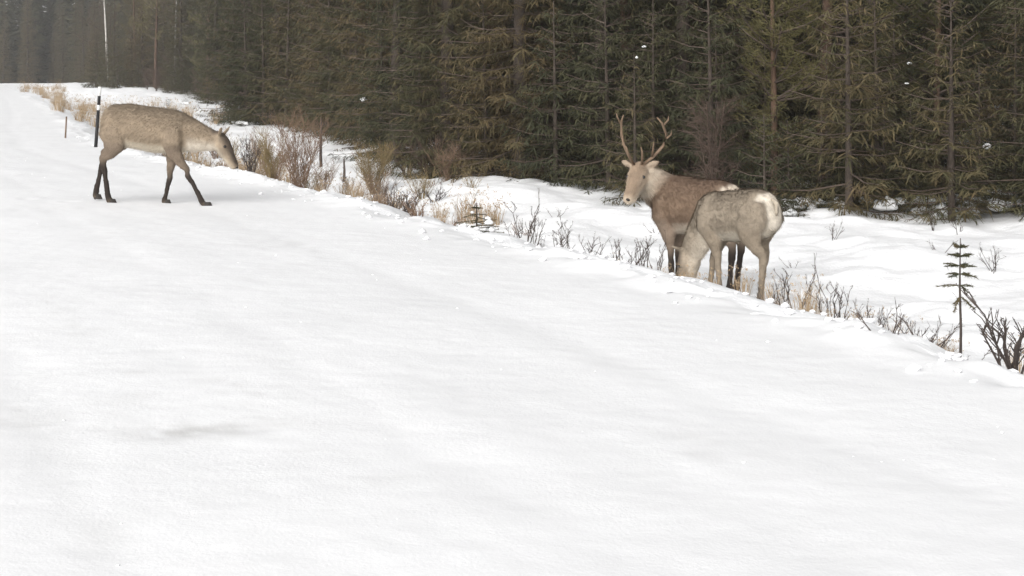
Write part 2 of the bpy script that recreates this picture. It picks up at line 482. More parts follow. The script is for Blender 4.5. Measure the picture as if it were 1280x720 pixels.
def bare_meshes(seed, H, r0, nb, z0=.8, stems=1, fine=3):
    """leafless deciduous tree: trunk and a crown of bare twigs"""
    rr = random.Random(seed)
    tr, cr = MB(), MB()
    for s in range(stems):
        bx, by = (rr.uniform(-.22, .22), rr.uniform(-.22, .22)) if stems > 1 else (rr.uniform(-.04, .04), rr.uniform(-.04, .04))
        ax = lambda z: Vector((bx * z + .03 * math.sin(z * .9 + seed + s), by * z + .03 * math.sin(z * .7 + s), z))
        tr.tube([ax(-.25)] + [ax(H * i / 9) for i in range(10)], [r0 * 1.2] + [max(.006, r0 * (1 - i / 9.3)) for i in range(10)], 7)
        for i in range(nb):
            z = z0 + (H - z0) * (i / nb) ** .9; t = z / H
            a = rr.uniform(0, 6.28); L = (0.5 + 1.3 * (1 - t)) * rr.uniform(.5, 1.1) * min(1, H / 5)
            d = Vector((math.cos(a), math.sin(a), rr.uniform(.5, 1.3))).normalized()
            p0 = ax(z); p1 = p0 + d * L * .5; p2 = p0 + d * L + Vector((0, 0, .05 * L))
            cr.tube([p0, p1, p2], [.004 + .007 * L, .004 + .003 * L, .003], 3, False)
            for k in range(int(4 + 6 * L)):
                q = rr.uniform(.25, 1); b = p0.lerp(p2, q)
                e = (d * .7 + Vector((rr.uniform(-1, 1), rr.uniform(-1, 1), rr.uniform(-.3, .8)))).normalized() * rr.uniform(.2, .6) * (.5 + .5 * L)
                c = b + e
                cr.tube([b, b + e * .5 + Vector((0, 0, .02)), c], [.005, .004, .002], 3, False)
                for _ in range(fine):
                    f = (e.normalized() * .6 + Vector((rr.uniform(-1, 1), rr.uniform(-1, 1), rr.uniform(-.7, .5)))).normalized() * rr.uniform(.1, .3)
                    g = b.lerp(c, rr.uniform(.3, 1))
                    cr.tube([g, g + f], [.003, .0015], 3, False)
    return tr.mesh('trunk', True), cr.mesh('crown')

rnd = random.Random(7)
SPRUCE = [spruce_meshes(11, 12.5, 1.7, 0.15), spruce_meshes(12, 11.0, 1.5, 0.25, .92), spruce_meshes(13, 14.0, 1.8, 1.3),
          spruce_meshes(14, 13.0, 1.45, 0.8, .85), spruce_meshes(15, 10.0, 1.35, 0.12)]
YOUNG = [spruce_meshes(21, 2.6, .8, .08, .95, .17, .075, .25, False), spruce_meshes(22, 1.6, .55, .06, .95, .14, .065, .2, False),
         spruce_meshes(23, 3.6, 1.0, .1, .95, .2, .08, .3, False)]
PINE = [pine_meshes(31, 13.0, 3.4, 1.6), pine_meshes(32, 11.5, 1.1, 1.5), pine_meshes(33, 6.0, .35, 1.15)]
BIRCH = [bare_meshes(41, 11.0, .075, 34), bare_meshes(42, 9.0, .055, 30), bare_meshes(43, 6.5, .035, 26, .5)]
THICKET = [bare_meshes(51, 2.6, .014, 10, .25, 5, 3), bare_meshes(52, 1.9, .011, 8, .15, 6, 3), bare_meshes(53, 3.4, .018, 12, .3, 4, 3)]

def place(name, parts, x, y, sc, label, cat, group, sink=0.03, rz=None):
    t = root(name, (x, y, ground(x, y) - sink), rnd.uniform(0, 6.28) if rz is None else rz, sc)
    tag(t, label, cat, group)
    for nm, me, mt in parts:
        o = link(nm, me, mt, t)
        if nm in ('branches', 'twigs'): o['kind'] = 'stuff'     # fine twigs, too small to pick apart
    return t

TREES = []      # (object, branch spots) for the snow that hangs in the spruces
FORM = ['with branches sweeping the snow', 'with thin lower branches', 'with dead grey lower branches', 'with a gappy narrow crown', 'with a short broad crown']
def row(x, y):
    s, u = xy_to_su(x, y)
    far = ' far along the road' if s > 70 else (' beyond the shrubs' if s > 42 else '')
    return ('in the front row' if u - forest_u(s) < 2.6 else 'deep in the forest') + far
def spruce(x, y, k, sc, label=None):
    tr, cr, dd, sp = SPRUCE[k]
    t = place('spruce_tree', (('trunk', tr, M['bark']), ('crown', cr, M['needles']), ('branches', dd, M['dead_twigs'])), x, y, sc,
              label or 'tall dark spruce %s, %s' % (FORM[k], row(x, y)), 'tree', 'tall spruces of the roadside forest')
    TREES.append((t, sp)); return t
def young(x, y, k, sc):
    tr, cr, dd, sp = YOUNG[k]
    t = place('young_spruce', (('trunk', tr, M['bark']), ('crown', cr, M['needles']), ('branches', dd, M['dead_twigs'])), x, y, sc,
              '%s young spruce %s' % (('waist-high bushy', 'knee-high', 'man-high conical')[k], row(x, y)), 'young tree', 'young spruces at the forest edge')
    TREES.append((t, sp)); return t
def pine(x, y, k, sc, label=None):
    tr, cr, dd = PINE[k]
    return place('pine_tree', (('trunk', tr, M['pine_bark']), ('crown', cr, M['pine_needles']), ('branches', dd, M['dead_twigs'])), x, y, sc,
                 label or '%s pine with reddish trunk %s' % (('tall high-crowned', 'low-branched olive green', 'small bushy')[k], row(x, y)), 'tree', 'pines of the roadside forest')
def birch(x, y, k, sc, label=None, group='bare brown birches of the forest'):
    tr, cr = BIRCH[k]
    if label: tr = tr.copy(); tr.materials.clear(); tr.materials.append(M['birch_bark' if 'bright' in label else 'grey_birch_bark'])
    return place('birch_tree', (('trunk', tr, M['birch_bark'] if label else M['bark']), ('crown', cr, M['birch_twigs'])), x, y, sc,
                 label or '%s leafless brown-twigged birch %s' % (('tall', 'medium', 'slender young')[k], row(x, y)), 'tree', group)
def thicket(x, y, k, sc):
    tr, cr = THICKET[k]
    return place('bare_sapling', (('stems', tr, M['birch_twigs']), ('twigs', cr, M['birch_twigs'])), x, y, sc,
                 '%s leafless brown sapling thicket %s' % (('dense', 'low', 'tall open')[k], row(x, y)), 'sapling', 'bare saplings at the forest edge')

def in_view(x, y, m=1.5):
    return y > 5 and abs(x) < y * 0.3637 + m

taken = []
def free(x, y, d):
    for a, b in taken:
        if (a - x) ** 2 + (b - y) ** 2 < d * d: return False
    return True
def su_place(s, u):
    x, y = su_to_xy(s, u); return float(x), float(y)

# the front row, standing where the forest wall meets the snow
for x, y, kind, k, sc in ((5.0, 22.6, 'p', 1, .95), (6.9, 23.3, 's', 0, 1), (2.9, 24.0, 's', 1, 1), (8.4, 22.0, 's', 4, 1.0), (4.1, 24.9, 's', 0, 1.05),
                          (1.55, 24.4, 's', 4, 1.1), (0.15, 25.3, 's', 1, 1.05), (-1.25, 27.2, 's', 0, .95), (-0.4, 28.2, 'p', 1, .9), (6.0, 25.4, 's', 4, 1.1),
                          (-2.6, 31.0, 's', 4, 1.1), (7.6, 25.2, 'p', 1, 1.0), (9.4, 24.4, 's', 1, 1.0), (2.2, 26.3, 'p', 0, 1.0), (3.6, 27.6, 'p', 1, 1.0), (-3.4, 36.5, 's', 0, 1.0), (-5.1, 43.0, 's', 1, 1.1)):
    taken.append((x, y)); (spruce if kind == 's' else pine)(x, y, k, sc)

for x, y, kind, k, sc in ((3.98, 21.6, 'p', 2, .9), (6.75, 22.3, 'p', 2, .95), (5.55, 21.3, 'y', 2, 1.0), (6.0, 22.0, 'y', 0, 1.1), (7.5, 21.0, 'y', 2, .9), (4.75, 21.2, 'y', 0, .9), (1.6, 23.2, 'y', 2, 1.0), (.75, 23.9, 'y', 0, 1.2),
                          (2.3, 22.9, 'y', 2, .9), (-.45, 25.4, 'y', 2, 1.0), (8.0, 20.6, 'y', 0, 1.0), (3.3, 22.6, 'y', 2, .8), (-1.9, 29.2, 'y', 2, 1.05), (-3.1, 33.4, 'y', 2, 1.1), (6.95, 20.9, 'y', 1, 1.2),
                          (4.0, 20.3, 'y', 1, .8), (4.5, 20.6, 'y', 1, 1.0), (5.0, 20.2, 'y', 1, .7), (5.4, 20.5, 'y', 1, .9), (5.9, 20.9, 'y', 0, .6), (6.3, 20.3, 'y', 1, .8), (6.6, 20.0, 'y', 1, .7), (7.2, 20.2, 'y', 0, .6),
                          (-9.5, 50.5, 'y', 2, 1.5), (-8.7, 49.5, 'y', 2, 1.4), (-7.7, 48.0, 'y', 2, 1.5), (-6.6, 46.0, 'y', 2, 1.5), (-5.4, 42.0, 'y', 2, 1.4), (-4.3, 39.0, 'y', 2, 1.3), (-10.6, 54.0, 'y', 2, 1.5)):
    taken.append((x, y)); (pine if kind == 'p' else young)(x, y, k, sc)

for x, y, k, sc in ((-9.9, 53.0, 0, 1.1), (-8.4, 51.0, 4, 1.2), (-7.0, 48.8, 0, 1.1), (-5.9, 45.2, 4, 1.2), (-4.6, 41.0, 0, 1.0)):
    taken.append((x, y)); spruce(x, y, k, sc)

def fill(s0, s1, depth, dmin, tries, off=0.9):
    for _ in range(tries):
        s = rnd.uniform(s0, s1); u = float(forest_u(s)) + off + depth * rnd.random() ** 1.25
        x, y = su_place(s, u)
        if not in_view(x, y) or not free(x, y, dmin * (1 + .012 * (u - 8))): continue
        taken.append((x, y))
        q = rnd.random()
        if u - forest_u(s) < 4 and q > .86: q *= .5
        if q < .66: spruce(x, y, rnd.choice((0, 1, 4, 0, 4) if u - forest_u(s) < 5 else (0, 1, 2, 3, 4)), rnd.uniform(.85, 1.2))
        elif q < .86: pine(x, y, rnd.choice((0, 1, 1)), rnd.uniform(.85, 1.15))
        else: birch(x, y, rnd.randrange(3), rnd.uniform(.85, 1.2))
fill(8, 42, 17, 1.55, 1500)
fill(42, 75, 14, 2.1, 500)
fill(75, 150, 9, 3.0, 360)
fill(150, 250, 10, 3.3, 420, 0.5)

# undergrowth along the edge
for _ in range(420):
    s = rnd.uniform(9, 120) if rnd.random() < .45 else rnd.uniform(9, 40)
    u = float(forest_u(s)) + rnd.uniform(-.25, 3.2)
    x, y = su_place(s, u)
    if not in_view(x, y, .6) or not free(x, y, .62 + .012 * s): continue
    taken.append((x, y))
    if rnd.random() < .62: young(x, y, rnd.randrange(3), rnd.uniform(.6, 1.1))
    else: thicket(x, y, rnd.randrange(3), rnd.uniform(.5, .9))

for x, y, k, sc in ((-31.4, 111.0, 2, 1.5), (-32.4, 112.5, 0, 1.5), (-33.5, 113.5, 2, 1.3), (-30.2, 112.0, 2, 1.4), (-30.0, 107.0, 0, 1.3), (-34.6, 117.0, 2, 1.4)):
    young(x, y, k, sc)
birch(-35.2, 122.5, 1, 1.9, 'birch with a bright white trunk rising out of the forest wall', None)
birch(-8.3, 62.0, 1, 1.4, 'slim birch with a grey-white trunk seen high among spruces', None)
birch(-24.2, 101.0, 1, 1.6, 'thin birch with a faint pale trunk near the white-trunked birch', None)

# the wood behind, which reads as one dark mass
def far_wood():
    rr = random.Random(91)
    mb = MB()
    for i in range(900):
        s = rr.uniform(15, 330) if i < 620 else rr.uniform(150, 340)
        u = rr.uniform(26, 62) if s < 60 else (rr.uniform(22, 52) if s < 150 else rr.uniform(13, 45))
        x, y = su_place(s, u)
        if not in_view(x, y, 4): continue
        z0 = ground(x, y) - .2; H = rr.uniform(11, 17) * (1.45 if s > 150 else 1); Rb = rr.uniform(1.6, 2.4)
        mb.tube([(x, y, z0), (x, y, z0 + H * .5), (x, y, z0 + H)], [.14, .09, .01], 5, False)
        z = .3
        while z < H - .3:
            L = Rb * (1 - z / H) ** .7 + .1
            for j in range(7):
                a = rr.uniform(0, 6.28); l = L * rr.uniform(.7, 1.15)
                c, sn = math.cos(a), math.sin(a); w = l * .34
                zz = z0 + z + rr.uniform(-.2, .2)
                tip = (x + c * l, y + sn * l, zz - .35 * l)
                m = .55 * l
                mb.tri((x, y, zz + .05), (x + c * m - sn * w, y + sn * m + c * w, zz - .3 * l), tip, (x + c * m + sn * w, y + sn * m - c * w, zz - .3 * l))
            z += .42
    return tag(link('background_forest', mb.mesh('background_forest'), M['needles']), 'dark mass of distant forest behind the roadside trees', 'forest', None, 'stuff')
far_wood()

# lumps of snow caught on single branches
def lump_mesh(seed, r):
    import bmesh
    rr = random.Random(seed)
    bm = bmesh.new(); bmesh.ops.create_icosphere(bm, subdivisions=2, radius=r)
    sx, sy = rr.uniform(.9, 1.5), rr.uniform(.8, 1.2)
    for v in bm.verts:
        k = 1 + .22 * math.sin(v.co.x / r * 2.3 + seed) + .18 * math.sin(v.co.y / r * 3.1 + seed * 2)
        v.co = Vector((v.co.x * sx * k, v.co.y * sy * k, v.co.z * (.8 if v.co.z > 0 else .4) * k * (1 + .25 * math.sin(v.co.x / r * 5 + seed) * math.cos(v.co.y / r * 4))))
    me = bpy.data.meshes.new('snow_lump'); bm.to_mesh(me); bm.free()
    me.polygons.foreach_set('use_smooth', [True] * len(me.polygons)); me.update()
    return me
bpy.context.view_layer.update()
for j, (tx, ty, tz, r) in enumerate(((7.05, 20.6, .40, .07), (6.55, 21.5, 1.62, .032), (6.45, 21.4, 1.50, .026), (2.2, 22.7, 1.83, .03), (2.1, 22.8, 1.75, .026),
                                     (-5.6, 34.5, .93, .06), (-5.3, 34.5, 1.02, .08), (-4.9, 34.5, 1.0, .07), (5.9, 21.3, 1.2, .025))):
    best = None
    T = Vector((tx, ty, tz))
    for t, sp in TREES:
        if (t.location - T).length > 4: continue
        for p in sp:
            w = t.matrix_world @ p
            c = (w - T).length + .35 * max(0, w.y - ty)
            if best is None or c < best[0]: best = (c, t, p)
    o = link('snow_lump', lump_mesh(j + 3, r / best[1].scale.x), M['clump_snow'], best[1])
    o.location = best[2] + Vector((0, 0, .012))

# ------------------------------------------------------------------ reindeer
def lerp(a, b, t): return tuple(a[i] + (b[i] - a[i]) * t for i in range(len(a)))

class Deer:
    def __init__(self):
        self.mb = MB(); self.samp = []          # samples: position, tag, value
    def loft(self, rings, tagname, frame=None, n=14):
        """rings: (x, y, z, half width across, half height)"""
        pts = [Vector(r[:3]) for r in rings]
        k = len(self.mb.v)
        for i, r in enumerate(rings):
            t = (pts[min(i + 1, len(pts) - 1)] - pts[max(i - 1, 0)]).normalized()
            lat = Vector(frame) if frame else Vector((0, 1, 0))
            lat = (lat - t * lat.dot(t)).normalized()
            up = t.cross(lat)
            for j in range(n):
                w = 2 * math.pi * j / n
                self.mb.v.append(pts[i] + lat * (math.cos(w) * r[3]) + up * (math.sin(w) * r[4]))
        m = len(rings)
        for i in range(m - 1):
            for j in range(n):
                j2 = (j + 1) % n
                self.mb.f.append((k + i * n + j, k + i * n + j2, k + (i + 1) * n + j2, k + (i + 1) * n + j))
        self.mb.f.append(tuple(k + (m - 1) * n + j for j in range(n)))
        self.mb.f.append(tuple(k + j for j in reversed(range(n))))
        for i in range(m - 1):
            for q in (0, .25, .5, .75):
                c = lerp(rings[i], rings[i + 1], q)
                self.samp.append((c, tagname, (i + q) / (m - 1)))
    def hind(self, side, hip, hock, foot):
        y = side
        knee = ((hip[0] + hock[0]) / 2 + .10, y * .125, (hip[1] * .45 + hock[1] * .55) + .03)
        sh = (foot[0] - hock[0]); sz = hock[1] - foot[1]
        g = lambda t: (hock[0] + sh * t, y * .105, hock[1] - sz * t)
        self.loft([(hip[0] - .02, y * .085, hip[1] + .09, .075, .11), (hip[0], y * .12, hip[1] - .02, .105, .165), lerp((hip[0], y * .13, hip[1], .09, .155), (*knee, .09, .155), .55),
                   (knee[0] - .03, knee[1], knee[2] - .02, .070, .122), lerp((*knee, .056, .088), (hock[0], y * .11, hock[1], .034, .048), .55),
                   (hock[0], y * .108, hock[1] + .03, .033, .047), (hock[0] + .004, y * .106, hock[1] - .03, .031, .040),
                   (*g(.3), .026, .031), (*g(.65), .024, .028), (*g(.84), .029, .034), (*g(.93), .028, .032),
                   (foot[0] + .03, y * .105, foot[1] + .015, .030, .040)], 'hindleg')
        return (foot[0] + .035, y * .105, foot[1])
    def fore(self, side, sho, elbow, knee, foot):
        y = side
        v = (foot[0] - knee[0], foot[1] - knee[1])
        g = lambda t: (knee[0] + v[0] * t, y * .095, knee[1] + v[1] * t)
        self.loft([(sho[0] + .02, y * .09, sho[1] + .10, .05, .09), (sho[0] + .03, y * .128, sho[1], .078, .125), (sho[0] + .04, y * .13, (sho[1] + elbow[1]) / 2, .076, .115),
                   (elbow[0], y * .105, elbow[1], .056, .085), lerp((elbow[0], y * .1, elbow[1], .05, .07), (knee[0], y * .095, knee[1], .032, .036), .55),
                   (knee[0], y * .095, knee[1] + .03, .029, .033), (knee[0], y * .095, knee[1] - .03, .027, .031),
                   (*g(.3), .025, .029), (*g(.65), .023, .027), (*g(.84), .029, .033), (*g(.93), .028, .031),
                   (foot[0] + .03, y * .095, foot[1] + .015, .030, .040)], 'foreleg')
        return (foot[0] + .035, y * .095, foot[1])
    def head(self, pos, yaw, pitch, k=1.0, ears=(.9, .35)):
        cy, sy, cp, sp = math.cos(yaw), math.sin(yaw), math.cos(pitch), math.sin(pitch)
        F = Vector((cp * cy, cp * sy, sp)); Lt = Vector((-sy, cy, 0)); U = F.cross(Lt)
        P = Vector(pos); self.hf = (P, F, Lt, U)
        st = ((-.08, -.02, .075, .095), (-.02, -.005, .09, .108), (.05, -.008, .094, .116), (.12, -.016, .086, .108), (.19, -.03, .072, .092), (.25, -.042, .063, .077),
              (.31, -.05, .062, .068), (.36, -.054, .062, .062), (.395, -.057, .054, .052), (.412, -.06, .032, .032))
        self.loft([(*(P + F * f * k + U * h * k), a * k, b * k) for f, h, a, b in st], 'head', tuple(Lt))
        for s in (-1, 1):
            d = (Lt * s * ears[0] + U * ears[1] - F * .25).normalized()
            b = P - F * .03 + Lt * s * .068 + U * .062
            q = (d.cross(F)).normalized()
            self.loft([(*(b), .022, .02), (*(b + d * .045), .034, .017), (*(b + d * .075), .036, .015), (*(b + d * .105), .024, .012), (*(b + d * .122), .008, .008)], 'ear', tuple(q), 10)
    def finish(self, me_name, paint, voxel=.0125):
        """one continuous skin out of the lofted limbs, then the coat colours"""
        raw = self.mb.mesh(me_name)
        import bmesh
        bm = bmesh.new(); bm.from_mesh(raw); bmesh.ops.recalc_face_normals(bm, faces=bm.faces); bm.to_mesh(raw); bm.free()
        tmp = bpy.data.objects.new('tmp', raw); COL.objects.link(tmp)
        r = tmp.modifiers.new('r', 'REMESH'); r.mode = 'VOXEL'; r.voxel_size = voxel
        sm = tmp.modifiers.new('s', 'SMOOTH'); sm.factor = .5; sm.iterations = 5
        dg = bpy.context.evaluated_depsgraph_get(); dg.update()
        me = bpy.data.meshes.new_from_object(tmp.evaluated_get(dg))
        bpy.data.objects.remove(tmp)
        me.name = me_name
        n = len(me.vertices)
        co = np.empty(n * 3); me.vertices.foreach_get('co', co); co = co.reshape(-1, 3)
        nr = np.empty(n * 3); me.vertices.foreach_get('normal', nr); nr = nr.reshape(-1, 3)
        sp = np.array([s[0][:3] for s in self.samp]); sr = np.array([(s[0][3] + s[0][4]) / 2 for s in self.samp])
        best = np.zeros(n, int)
        for a in range(0, n, 4000):
            d = np.linalg.norm(co[a:a + 4000, None, :] - sp[None], axis=2) - sr[None]
            best[a:a + 4000] = d.argmin(1)
        # lumpy hide
        co2 = co + nr * (0.004 * noise(co[:, 0] * 14 + co[:, 1] * 5, co[:, 2] * 14 + co[:, 1] * 9, 40) + .003 * noise(co[:, 0] * 33, co[:, 2] * 33 + co[:, 1] * 30, 41))[:, None]
        me.vertices.foreach_set('co', co2.ravel())
        tg = [self.samp[i][1] for i in best]; val = np.array([self.samp[i][2] for i in best])
        col = np.array([paint(tuple(co[i]), tg[i], float(val[i]), tuple(nr[i]), self) for i in range(n)])
        # soften the borders between coat colours
        ed = np.empty(len(me.edges) * 2, int); me.edges.foreach_get('vertices', ed); ed = ed.reshape(-1, 2)
        for _ in range(4):
            acc = col.copy(); w = np.ones(n)
            for a, b in ((0, 1), (1, 0)):
                np.add.at(acc, ed[:, a], col[ed[:, b]]); np.add.at(w, ed[:, a], 1)
            col = acc / w[:, None]
        at = me.attributes.new('coat', 'FLOAT_COLOR', 'POINT')
        at.data.foreach_set('color', np.concatenate([col, np.ones((n, 1))], 1).astype(np.float32).ravel())
        me.polygons.foreach_set('use_smooth', [True] * len(me.polygons))
        me.update()
        self.col, self.co, self.nr, self.tg, self.val = col, co2, nr, tg, val
        return me
    def fur(self, count, seed):
        rr = random.Random(seed)
        V, Fc, C = [], [], []
        n = len(self.co)
        while len(Fc) < count:
            i = rr.randrange(n); tg = self.tg[i]
            if tg in ('hindleg', 'foreleg') and self.val[i] > .45 and rr.random() < .85: continue
            if tg == 'ear' and rr.random() < .6: continue
            p = Vector(self.co[i]); nv = Vector(self.nr[i])
            back = Vector((-1, 0, -.9)) if tg in ('torso', 'neck') else Vector((-.2, 0, -1))
            if tg == 'head': back = -self.hf[1]
            d = (back - nv * back.dot(nv)); d = d.normalized() if d.length > .05 else nv.orthogonal()
            d = (d + nv * rr.uniform(.25, .6) + Vector((rr.gauss(0, .15), rr.gauss(0, .15), rr.gauss(0, .15)))).normalized()
            l = rr.uniform(.022, .048) * (1.7 if tg == 'neck' and p.z < self.hf[0].z - .12 and nv.z < 0 else 1) * (.55 if tg in ('head', 'ear') or 'leg' in tg else 1)
            w = d.cross(nv).normalized() * .0032
            k = len(V); V += [p - w - nv * .003, p + w - nv * .003, p + d * l]; Fc.append((k, k + 1, k + 2))
            c = self.col[i] * rr.uniform(.9, 1.12); C += [c, c, c * 1.08]
        me = bpy.data.meshes.new('fur'); me.from_pydata([tuple(v) for v in V], [], Fc)
        at = me.attributes.new('coat', 'FLOAT_COLOR', 'POINT')
        C = np.clip(np.array(C), 0, 1)
        at.data.foreach_set('color', np.concatenate([C, np.ones((len(C), 1))], 1).astype(np.float32).ravel())
        me.update(); return me

def hoof_mesh(foot):
    mb = MB()
    x, y, z = foot
    for s in (-1, 1):
        pts = [(-.045, 0.0), (-.03, -.018), (.02, -.02), (.052, -.006), (.052, .002), (.02, .004), (-.03, .004)]
        top = [(x + a * .72 - .008, y + s * (.006 - b * .8), z + .05) for a, b in pts]
        bot = [(x + a, y + s * (.006 - b * 1.15), z - .004) for a, b in pts]
        k = len(mb.v); mb.v += top + bot; n = len(pts)
        for j in range(n): mb.f.append((k + j, k + (j + 1) % n, k + n + (j + 1) % n, k + n + j))
        mb.f.append(tuple(range(k, k + n))); mb.f.append(tuple(k + n + j for j in range(n)))
    return mb.mesh('hoof')

def ball(c, r, sq=(1, 1, 1)):
    mb = MB(); N, Mr = 10, 6
    for i in range(Mr + 1):
        th = math.pi * i / Mr
        for j in range(N):
            ph = 2 * math.pi * j / N
            mb.v.append((c[0] + r * sq[0] * math.sin(th) * math.cos(ph), c[1] + r * sq[1] * math.sin(th) * math.sin(ph), c[2] + r * sq[2] * math.cos(th)))
    for i in range(Mr):
        for j in range(N):
            mb.f.append((i * N + j, i * N + (j + 1) % N, (i + 1) * N + (j + 1) % N, (i + 1) * N + j))
    return mb.mesh('ball', True)

def painter(side, back, belly, legdark, legup, face, cheek, throat, rumpx, rump, dark_at=.42, mane=None, neck_mix=0.0):
    mix = lambda a, b, t: tuple(a[i] + (b[i] - a[i]) * max(0, min(1, t)) for i in range(3))
    def f(p, tg, v, n, deer):
        x, y, z = p
        if tg == 'torso':
            c = mix(side, back, (n[2] - .1) * 1.3)
            c = mix(c, back, max(0, 1 - abs(n[2] + .30) * 7) * .55)
            c = mix(c, belly, (-n[2] - .42) * 3.5)
            if x < rumpx + .10 and abs(y) < .10 and z > .66 and n[0] < -.35: c = mix(c, rump, (-n[0] - .35) * 5)
            return c
        if tg == 'neck':
            c = mix(side, back, (n[2] - .2))
            m = mane or throat
            c = mix(c, m, neck_mix * max(0, min(1, (v - .15) * 2.5)))
            return mix(c, m, (-n[2] - .0) * 2.2)
        if tg == 'hindleg' or tg == 'foreleg':
            c = mix(mix(side, legup, 1 if v > .2 else .3), legdark, (v - dark_at) * 6)
            if tg == 'hindleg' and x < rumpx + .12 and n[0] < -.3 and z > .60 and abs(y) < .13: c = mix(c, rump, .85)
            if v > .9: c = mix(c, side, .25)
            return c
        if tg == 'ear':
            return mix(side, cheek, .6 if n[0] * deer.hf[1][0] + n[1] * deer.hf[1][1] > .1 else 0)
        P, F, Lt, U = deer.hf
        up = n[0] * U[0] + n[1] * U[1] + n[2] * U[2]
        c = mix(cheek, face, (up - .15) * 2.2)
        if v > .86: c = mix(c, cheek, .5)
        if v > .95: c = mix(c, (.06, .05, .045), .7)
        if up < -.3: c = mix(c, throat, .6)
        k = .88 + .24 * (noise(np.float64(x * 23), np.float64(z * 23 + y * 11), 44) * .5 + .5)
        if .28 < v < .5 and abs(up) < .5: c = mix(c, face, .35)
        return tuple(float(q * k) for q in c)
    return f

def build_deer(label, loc, rz, torso, neck, head, legs, paint, antler=None, scale=1.0, seed=1, tail=(-.47, .88), tail_col=(.20, .155, .115), ears=(.9, .35), fur_n=17000):
    t = root('reindeer', (loc[0], loc[1], ground(*loc)), rz, scale)
    tag(t, label, 'reindeer', 'reindeer on the snowy road and verge')
    base = t.location.z
    def drop(lx, ly):
        c, s = math.cos(rz), math.sin(rz)
        return (ground(loc[0] + scale * (lx * c - ly * s), loc[1] + scale * (lx * s + ly * c)) - base) / scale
    d = Deer()
    d.loft([(x, 0, (a + b) / 2, w, (b - a) / 2) for x, a, b, w in torso], 'torso', None, 20)
    d.loft(neck, 'neck', None, 16)
    feet = []
    for kind, side, *j in legs:
        g = drop(j[-1][0], side * .1) - .012
        f = (j[-1][0], j[-1][1] + g)
        if kind == 'h':
            hk = (j[1][0], j[1][1] + g * .6); feet.append(d.hind(side, j[0], hk, f))
        else:
            kn = (j[2][0], j[2][1] + g * .5); feet.append(d.fore(side, j[0], j[1], kn, f))
    hk = head[3] if len(head) > 3 else 1.0
    d.head(*head, ears=ears)
    body = link('body', d.finish('reindeer_body', paint), M['coat'], t)
    tag(link('winter_fur', d.fur(fur_n, seed), M['coat'], t), kind='stuff')
    for f in feet:
        link('hoof', hoof_mesh(f), M['hoof'], t)
    P, F, Lt, U = d.hf
    for s in (-1, 1):
        link('eye', ball(P + F * .125 * hk + Lt * s * .074 * hk + U * .032 * hk, .017), M['eye'], t)
    nm = ball(P + F * .402 * hk - U * .046 * hk, .024 * hk, (1, 1.25, .75)); link('nose', nm, M['hoof'], t)
    tm = MB(); tx, tz = tail
    tm.tube([(tx + .03, 0, tz), (tx - .015, 0, tz - .035), (tx - .028, 0, tz - .10), (tx - .018, 0, tz - .14)], [.02, .023, .019, .006], 8)
    to = link('tail', tm.mesh('tail', True), M['coat'], t)
    at = to.data.attributes.new('coat', 'FLOAT_COLOR', 'POINT'); n = len(to.data.vertices)
    at.data.foreach_set('color', np.tile(np.array([*tail_col, 1], np.float32), n))
    if antler:
        hz = Vector((0, 0, 1)); back = -Vector((F.x, F.y, 0)).normalized()
        for s in (-1, 1):
            am = MB(); b0 = P + F * .0 + Lt * s * .042 + U * .085
            K = lambda o, u, b: b0 + Lt * s * o * (1.06 if s > 0 else .94) + hz * u * (1 if s > 0 else 1.04) + back * b + Vector((math.sin(u * 41 + s), math.cos(b * 37 + u * 23), math.sin(o * 50))) * .007
            am.tube([b0 - U * .03, K(.0, .0, 0), K(.07, .08, .07), K(.15, .17, .13), K(.175, .28, .14), K(.145, .38, .09), K(.12, .44, .03)], [.015, .016, .014, .0135, .0125, .011, .005], 8)
            am.tube([K(.0, .01, .0), K(.015, .07, -.09), K(.03, .13, -.15), K(.03, .17, -.17)], [.013, .011, .009, .004], 6)
            am.tube([K(.06, .07, .06), K(.09, .15, .0), K(.10, .22, -.03)], [.012, .009, .004], 6)
            am.tube([K(.17, .24, .14), K(.20, .28, .20), K(.20, .32, .23)], [.011, .008, .003], 6)
            am.tube([K(.155, .35, .11), K(.20, .42, .10), K(.21, .46, .09)], [.011, .008, .003], 6)
            link('antler', am.mesh('antler', True), M['antler'], t)
    return t

# walking across the road, head held low
TAN = (.26, .205, .147)
build_deer('hornless tan reindeer walking across the snowy road with its head lowered', (-3.93, 15.55), R(-9),
    [(-.615, .76, .95, .06), (-.585, .66, 1.03, .13), (-.49, .64, 1.09, .175), (-.32, .615, 1.10, .195), (-.12, .58, 1.075, .21), (.06, .555, 1.05, .205), (.20, .55, 1.035, .185), (.31, .55, .995, .155), (.385, .61, .92, .10)],
    [(.20, 0, .79, .15, .21), (.34, 0, .775, .13, .20), (.48, 0, .735, .112, .165), (.60, 0, .71, .092, .13), (.69, 0, .69, .082, .108)],
    ((.725, 0, .70), 0, R(-49), .88),
    [('h', -1, (-.45, .81), (-.575, .46), (-.50, 0)), ('h', 1, (-.49, .81), (-.665, .51), (-.77, .03)),
     ('f', -1, (.20, .80), (.25, .57), (.40, .36), (.60, 0)), ('f', 1, (.17, .80), (.15, .55), (.12, .31), (.05, 0))],
    painter(TAN, (.175, .138, .10), (.50, .44, .35), (.035, .028, .024), (.18, .14, .105), (.085, .066, .052), (.30, .24, .175), (.55, .49, .41), -.60, (.34, .285, .215), .40),
    seed=3, tail=(-.61, .93), ears=(.55, .75))

